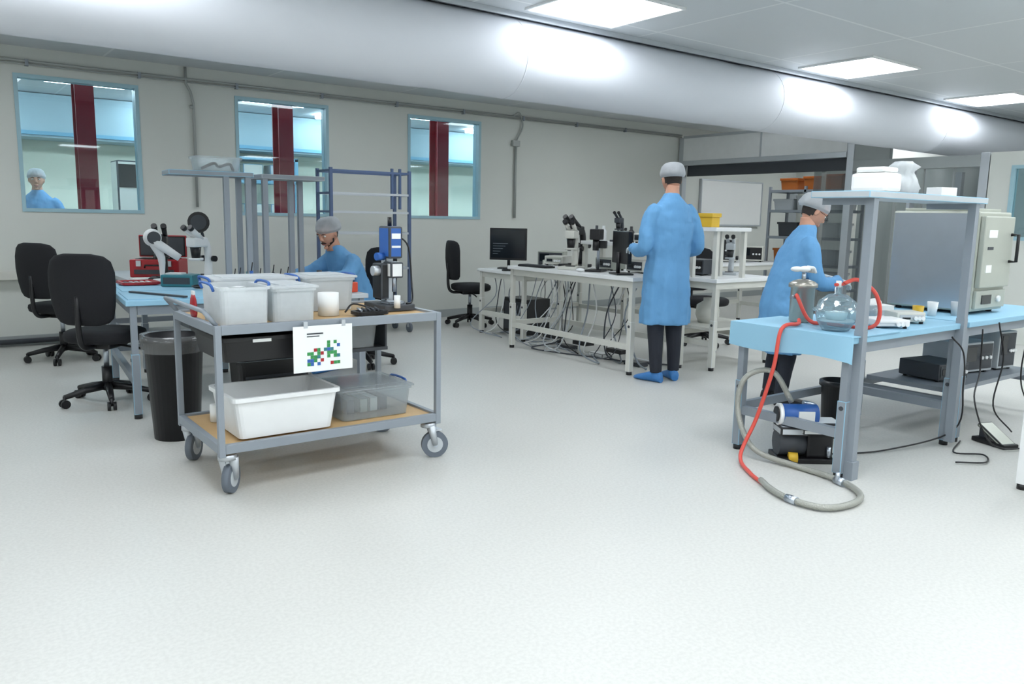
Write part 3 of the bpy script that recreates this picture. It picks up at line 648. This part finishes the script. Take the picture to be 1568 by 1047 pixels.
# corridor contents
b=B('corridor_machine'); b.bx(2.15,2.6,11.6,12.1,0,1.2,darkg,bev=.01); b.bx(2.2,2.5,11.6,12.0,1.2,2.0,offw,bev=.02); b.bx(2.22,2.48,11.59,11.6,1.65,1.95,black); b.done()
b=B('corridor_machine'); b.bx(6.0,6.9,12.2,12.8,0,1.1,mach,bev=.02); b.bx(6.1,6.8,12.3,12.7,1.1,1.6,offw,bev=.02); b.bx(6.2,6.6,12.29,12.3,1.2,1.5,darkg); b.done()
b=B('corridor_machine'); b.bx(8.6,9.4,11.6,12.3,0,1.4,mach,bev=.02); b.bx(8.8,9.2,11.59,11.6,1.0,1.3,darkg); b.bx(8.8,9.1,11.7,12.0,1.4,1.8,offw,bev=.01); b.done()
b=B('corridor_door'); b.bx(7.35,8.3,10.6,10.66,0,2.3,mach,bev=.01); b.bx(7.5,8.15,10.59,10.6,1.2,2.1,glass); b.cyl((7.45,10.55,1.05),(7.45,10.6,1.05),.02,chrome); b.done()
b=B('corridor_shelving'); 
for x in (3.6,4.9): 
    for y in (12.3,12.8): b.bx(x,x+.05,y,y+.05,0,2.2,mach)
for z in (.6,1.2,1.8,2.15): b.bx(3.6,4.95,12.3,12.85,z,z+.04,mach)
for z in (1.24,1.84): 
    for k in range(3): b.bx(3.7+k*.42,4.0+k*.42,12.4,12.7,z,z+.25,random.choice([offw,lightg,bluep]),bev=.01)
b.done()
# ------------------------------------------------------------------ people
def hand(b,w,d,n,side,curl,m):
    w,d,n=V(w),V(d).normalized(),V(n); n=(n-d*n.dot(d)).normalized(); lat=d.cross(n)*side
    b.rings([(w+d*x,lat*a,n*c) for x,a,c in ((-.02,.026,.022),(.02,.032,.019),(.05,.04,.017),(.085,.042,.015),(.095,.036,.011))],m,14)
    for i,Ln in enumerate((.072,.082,.076,.058)):
        p=w+d*.082+lat*(-.031+.0207*i); ang=0; pts=[p.copy()]
        for q,c in ((.45,.5),(.3,.7),(.25,.5)):
            ang+=c*curl; p=p+(d*math.cos(ang)+n*math.sin(ang)+lat*(.06*(i-1.5)))*Ln*q; pts.append(p.copy())
        b.tube(pts,[.0095,.009,.008,.0065],m,seg=8)
    p=w+d*.02-lat*.028; t1=(d*.7-lat*.6+n*.3).normalized(); t2=(d*.9-lat*.1+n*.5).normalized()
    b.tube([p,p+t1*.04,p+t1*.04+t2*.03,p+t1*.04+t2*.05],[.014,.011,.01,.007],m,seg=8)
def remesh(o,vx,it=4):
    r=o.modifiers.new('r','REMESH'); r.mode='VOXEL'; r.voxel_size=vx; r.use_smooth_shade=True
    s=o.modifiers.new('s','SMOOTH'); s.iterations=it; s.factor=.5
def person(name,loc,rot,torso,sleeves,lap,legs,feet,hands,head,pitch,yaw,beard=False,glasses=False,shoem=shoe,hm=glove,scale=1):
    e=bpy.data.objects.new(name,None); bpy.context.collection.objects.link(e); e.location=loc; e.rotation_euler=(0,0,math.radians(rot)); e.scale=(scale,)*3
    b=B('gown'); n=len(torso)
    def fold(k,t):
        a=.055*max(0,(k-3)/(n-3)); return 1+a*math.sin(7*t+.25*k)+a*.8*math.sin(12*t+1.3)
    b.rings([((c[0],c[1],c[2]),(rx,0,0),(0,ry,0)) for c,rx,ry in torso],gownm,64,fn=fold)
    for pts,r in sleeves+lap: 
        b.tube(pts,r,gownm,seg=16,sm=4)
    o=b.done(parent=e); remesh(o,.012,3)
    tx=bpy.data.textures.get('cloth') or bpy.data.textures.new('cloth','CLOUDS'); tx.noise_scale=.13
    dm=o.modifiers.new('d','DISPLACE'); dm.texture=tx; dm.strength=.03; dm.mid_level=.5; dm.texture_coords='LOCAL'
    b=B('trousers')
    for pts,r in legs: b.tube(pts,r,trous,seg=14,sm=3)
    o=b.done(parent=e); remesh(o,.012,3)
    b=B('shoes')
    for (x,y,z,a) in feet:
        d=RZ(a)@V((0,1,0)); l=RZ(a)@V((1,0,0)); c=V((x,y,z))
        R=[]
        for t,wd,h in ((-.085,.03,.045),(-.075,.038,.09),(-.03,.042,.11),(.03,.043,.085),(.09,.05,.062),(.15,.046,.045),(.185,.026,.03)):
            R.append((c+d*t+V((0,0,h/2)),l*wd,V((0,0,h/2))))
        b.rings(R,shoem,18)
    b.done(parent=e)
    b=B('hands')
    for h in hands: hand(b,*h,hm)
    o=b.done(parent=e); remesh(o,.004,2)
    H=Matrix.Translation(V(head))@RZ(yaw)@RX(-pitch)
    b=B('head'); vs=b.sph((0,0,0),(.076,.097,.118),skin,u=32,v=24)
    for v in vs:
        zn=v.co.z/.118
        if zn<0:
            v.co.x*=1-.34*(-zn)**1.6
            if v.co.y<0: v.co.y*=1-.45*(-zn)
            else: v.co.y*=1+.12*(-zn)
    b.rings([((0,.085,.022),(.008,0,0),(0,.008,.004)),((0,.098,.0),(.01,0,0),(0,.012,.004)),((0,.105,-.02),(.016,0,0),(0,.014,.004)),((0,.096,-.032),(.014,0,0),(0,.008,.002))],skin,12)
    for s in (-1,1):
        b.sph((s*.077,-.008,-.004),(.009,.019,.032),skin,rot=RZ(-s*18)); b.sph((s*.03,.083,.032),(.022,.01,.008),skin)
    b.sph((0,.092,-.062),(.026,.01,.012),skin); b.sph((0,.083,-.1),(.022,.018,.015),skin)
    o=b.done(parent=e,mtx=H); remesh(o,.0045,3)
    b=B('neck'); hn=H@V((0,-.015,-.06)); tb=V(torso[0][0]); b.tube([hn,(hn+tb)/2,tb+V((0,0,-.04))],[.052,.054,.065],skin,seg=18,sm=3); b.done(parent=e)
    b=B('face_details')
    for s in (-1,1):
        b.sph((s*.031,.082,.012),(.0135,.0105,.0095),eyew,u=12,v=8); b.sph((s*.031,.091,.012),(.005,.003,.005),iris,u=10,v=8)
        b.tube([(s*.015,.096,.03),(s*.032,.096,.036),(s*.05,.083,.03)],[.003,.0045,.003],hair,seg=6)
        if glasses:
            b.tube([(s*.031+.02*math.cos(t/2),.104-.2*abs(s*.031+.02*math.cos(t/2))**1.5,.01+.016*math.sin(t/2)) for t in range(14)],.0018,black,seg=5); b.tube([(s*.052,.098,.012),(s*.078,.06,.012),(s*.082,-.01,.008)],.002,black,seg=5)
    b.tube([(-.024,.094,-.058),(0,.103,-.06),(.024,.094,-.058)],[.003,.0055,.003],lip,seg=8)
    b.done(parent=e,mtx=H)
    b=B('hair'); vs=b.sph((0,0,0),(.0805,.102,.1225),hair,u=32,v=24)
    for v in vs:
        zn=v.co.z/.1225
        if zn<0 and v.co.y<0: v.co.y*=1-.4*(-zn)
        if zn<0: v.co.x*=1-.3*(-zn)**1.6
    dl=[v for v in vs if (v.co.y>.03 and v.co.z<.085) or v.co.z<-.07 or (v.co.z<.02 and v.co.y>-.015)]
    bmesh.ops.delete(b.bm,geom=dl,context='VERTS')
    if beard:
        vs=b.sph((0,0,0),(.0785,.1,.1215),hair,u=32,v=24)
        for v in vs:
            zn=v.co.z/.1215
            if zn<0:
                v.co.x*=1-.34*(-zn)**1.6
                if v.co.y>0: v.co.y*=1+.13*(-zn)
                else: v.co.y*=1-.45*(-zn)
        dl=[v for v in vs if v.co.z>-.02 or v.co.y<0.005 or (abs(v.co.x)<.03 and v.co.z>-.075) or (v.co.z>-.05 and abs(v.co.x)<.06)]
        bmesh.ops.delete(b.bm,geom=dl,context='VERTS')
        b.tube([(-.03,.09,-.055),(-.015,.1,-.046),(.015,.1,-.046),(.03,.09,-.055)],[.003,.005,.005,.003],hair,seg=8)
    b.done(parent=e,mtx=H,recalc=False)
    b=B('bouffant_cap'); R=[]
    for k in range(11):
        t=k/10; a=t*math.pi*.5; z=.0+.118*math.sin(a); q=math.cos(a)**.5 if k<10 else .05
        if k==0: q=.9
        R.append(((0,-.016,z),(.1*q,0,0),(0,.126*q,0)))
    b.rings(R,capm,48,fn=lambda k,t:1+.02*math.sin(17*t+k)+.014*math.sin(9*t-k))
    b.rings([((0,-.012,-.006),(.086,0,0),(0,.11,0)),((0,-.012,.004),(.092,0,0),(0,.117,0))],capm,40,cap=False)
    b.done(parent=e,mtx=H@Matrix.Translation((0,-.004,.016))@RX(16))
    return e
torso=[((0,.0,1.575),.058,.058),((0,-.005,1.54),.08,.07),((0,-.01,1.5),.12,.085),((0,-.01,1.455),.175,.1),((0,-.01,1.4),.2,.112),((0,-.01,1.3),.21,.125),((0,0,1.18),.205,.13),((0,.01,1.05),.2,.13),((0,.01,.92),.21,.138),((0,.01,.78),.218,.143),((0,.01,.62),.226,.148),((0,.01,.49),.23,.152)]
sl=[([(-.14,-.01,1.45),(-.19,-.01,1.4),(-.235,-.01,1.28),(-.265,-.03,1.14),(-.245,.1,1.1),(-.2,.24,1.12)],[.06,.067,.065,.06,.054,.046]),([(.14,-.01,1.45),(.19,-.01,1.4),(.24,-.01,1.28),(.28,-.02,1.14),(.25,.1,1.1),(.2,.24,1.12)],[.06,.067,.065,.06,.054,.046])]
legs=[([(-.09,0,.75),(-.095,.01,.5),(-.1,-.01,.3),(-.1,-.03,.08)],[.09,.075,.062,.05]),([(.09,0,.75),(.095,.02,.5),(.1,.01,.3),(.1,.0,.08)],[.09,.075,.062,.05])]
hs=[((-.2,.24,1.12),(.35,.9,-.1),(.2,0,-1),1,.7),((.2,.24,1.12),(-.35,.9,-.1),(-.2,0,-1),-1,.7)]
ft=[(-.105,-.0,0,20),(.105,.03,0,-14)]
person('technician_standing',(5.05,4.57,0),-12,torso,sl,[],legs,ft,hs,(0.01,.03,1.69),20,-10)
person('technician_window_reflection',(1.24,11.2,0),170,torso,sl,[],legs,ft,hs,(0,.03,1.69),5,0)  # figure behind the glass, put in to imitate a person's reflection
torso=[((0,.14,1.41),.06,.06),((0,.13,1.375),.085,.075),((0,.115,1.335),.12,.085),((0,.1,1.29),.165,.1),((0,.08,1.23),.19,.112),((0,.05,1.13),.2,.125),((0,.02,1.02),.2,.135),((0,.0,.9),.2,.145),((0,-.02,.77),.21,.15),((0,-.02,.6),.22,.15),((0,-.01,.42),.228,.152)]
sl=[([(-.13,.1,1.29),(-.18,.1,1.23),(-.22,.12,1.1),(-.235,.16,.97),(-.19,.29,.97),(-.12,.38,1.0)],[.06,.067,.063,.058,.052,.045]),([(.13,.1,1.29),(.18,.1,1.23),(.22,.12,1.1),(.235,.16,.98),(.19,.28,.97),(.12,.37,.99)],[.06,.067,.063,.058,.052,.045])]
legs=[([(-.085,-.02,.7),(-.09,.0,.45),(-.095,-.02,.28),(-.095,-.04,.08)],[.085,.07,.06,.05]),([(.085,-.02,.7),(.09,.02,.45),(.095,.0,.28),(.095,-.02,.08)],[.085,.07,.06,.05])]
person('technician_leaning',(5.17,3.52,0),-122,torso,sl,[],legs,[(-.1,-.01,0,12),(.1,.02,0,-12)],
  [((-.12,.38,1.0),(.35,.85,-.2),(.4,0,-1),1,.8),((.12,.37,.99),(-.35,.85,-.2),(-.4,0,-1),-1,.8)],(0,.185,1.51),36,0,glasses=True,shoem=black,scale=.95)
b=B('specimen_dish'); b.lathe([(0,0),(.035,0),(.04,.02),(.035,.02),(.03,.004),(0,.004)],(0,0,0),white,20); b.done((5.56,3.28,.9))
torso=[((0,.21,1.08),.06,.06),((0,.19,1.055),.09,.075),((0,.165,1.02),.13,.09),((0,.14,.98),.18,.105),((0,.11,.93),.2,.12),((0,.07,.84),.21,.135),((0,.03,.74),.205,.145),((0,.0,.64),.21,.155),((0,-.01,.56),.215,.165),((0,.0,.51),.2,.17)]
sl=[([(-.14,.14,.98),(-.2,.15,.93),(-.25,.24,.85),(-.27,.34,.82),(-.2,.45,.82),(-.12,.54,.81)],[.064,.07,.066,.06,.054,.046]),([(.14,.14,.98),(.2,.15,.93),(.25,.24,.85),(.27,.34,.82),(.2,.45,.82),(.12,.54,.81)],[.064,.07,.066,.06,.054,.046])]
lap=[([(-.09,0,.59),(-.12,.2,.61),(-.13,.36,.6),(-.13,.42,.5)],[.1,.095,.085,.08]),([(.09,0,.59),(.12,.2,.61),(.13,.36,.6),(.13,.42,.5)],[.1,.095,.085,.08])]
legs=[([(-.1,.1,.6),(-.13,.36,.59),(-.135,.4,.5),(-.13,.38,.3),(-.13,.34,.08)],[.08,.075,.065,.06,.052]),([(.1,.1,.6),(.13,.36,.59),(.135,.4,.5),(.13,.38,.3),(.13,.34,.08)],[.08,.075,.065,.06,.052])]
person('technician_seated',(3.16,6.6,0),100,torso,sl,lap,legs,[(-.13,.36,0,8),(.13,.36,0,-8)],
  [((-.12,.54,.81),(.5,.85,-.15),(.3,0,-1),1,.8),((.12,.54,.81),(-.5,.85,-.15),(-.3,0,-1),-1,.8)],(0,.27,1.19),28,14,beard=True,hm=skin)
# ------------------------------------------------------------------ camera, world, view
w=bpy.data.worlds.new('world'); bpy.context.scene.world=w; w.use_nodes=True
w.node_tree.nodes['Background'].inputs[0].default_value=(.6,.65,.7,1); w.node_tree.nodes['Background'].inputs[1].default_value=.3
cd=bpy.data.cameras.new('camera'); co=bpy.data.objects.new('camera',cd); bpy.context.collection.objects.link(co)
cd.lens=28.0; cd.sensor_width=36; cd.clip_start=.05
co.matrix_world=Matrix.Translation((0,0,1.35))@RZ(-36.87)@RX(90-8.86)@RZ(1.1)
bpy.context.scene.camera=co
vs=bpy.context.scene.view_settings; vs.view_transform='Standard'; vs.exposure=0.0
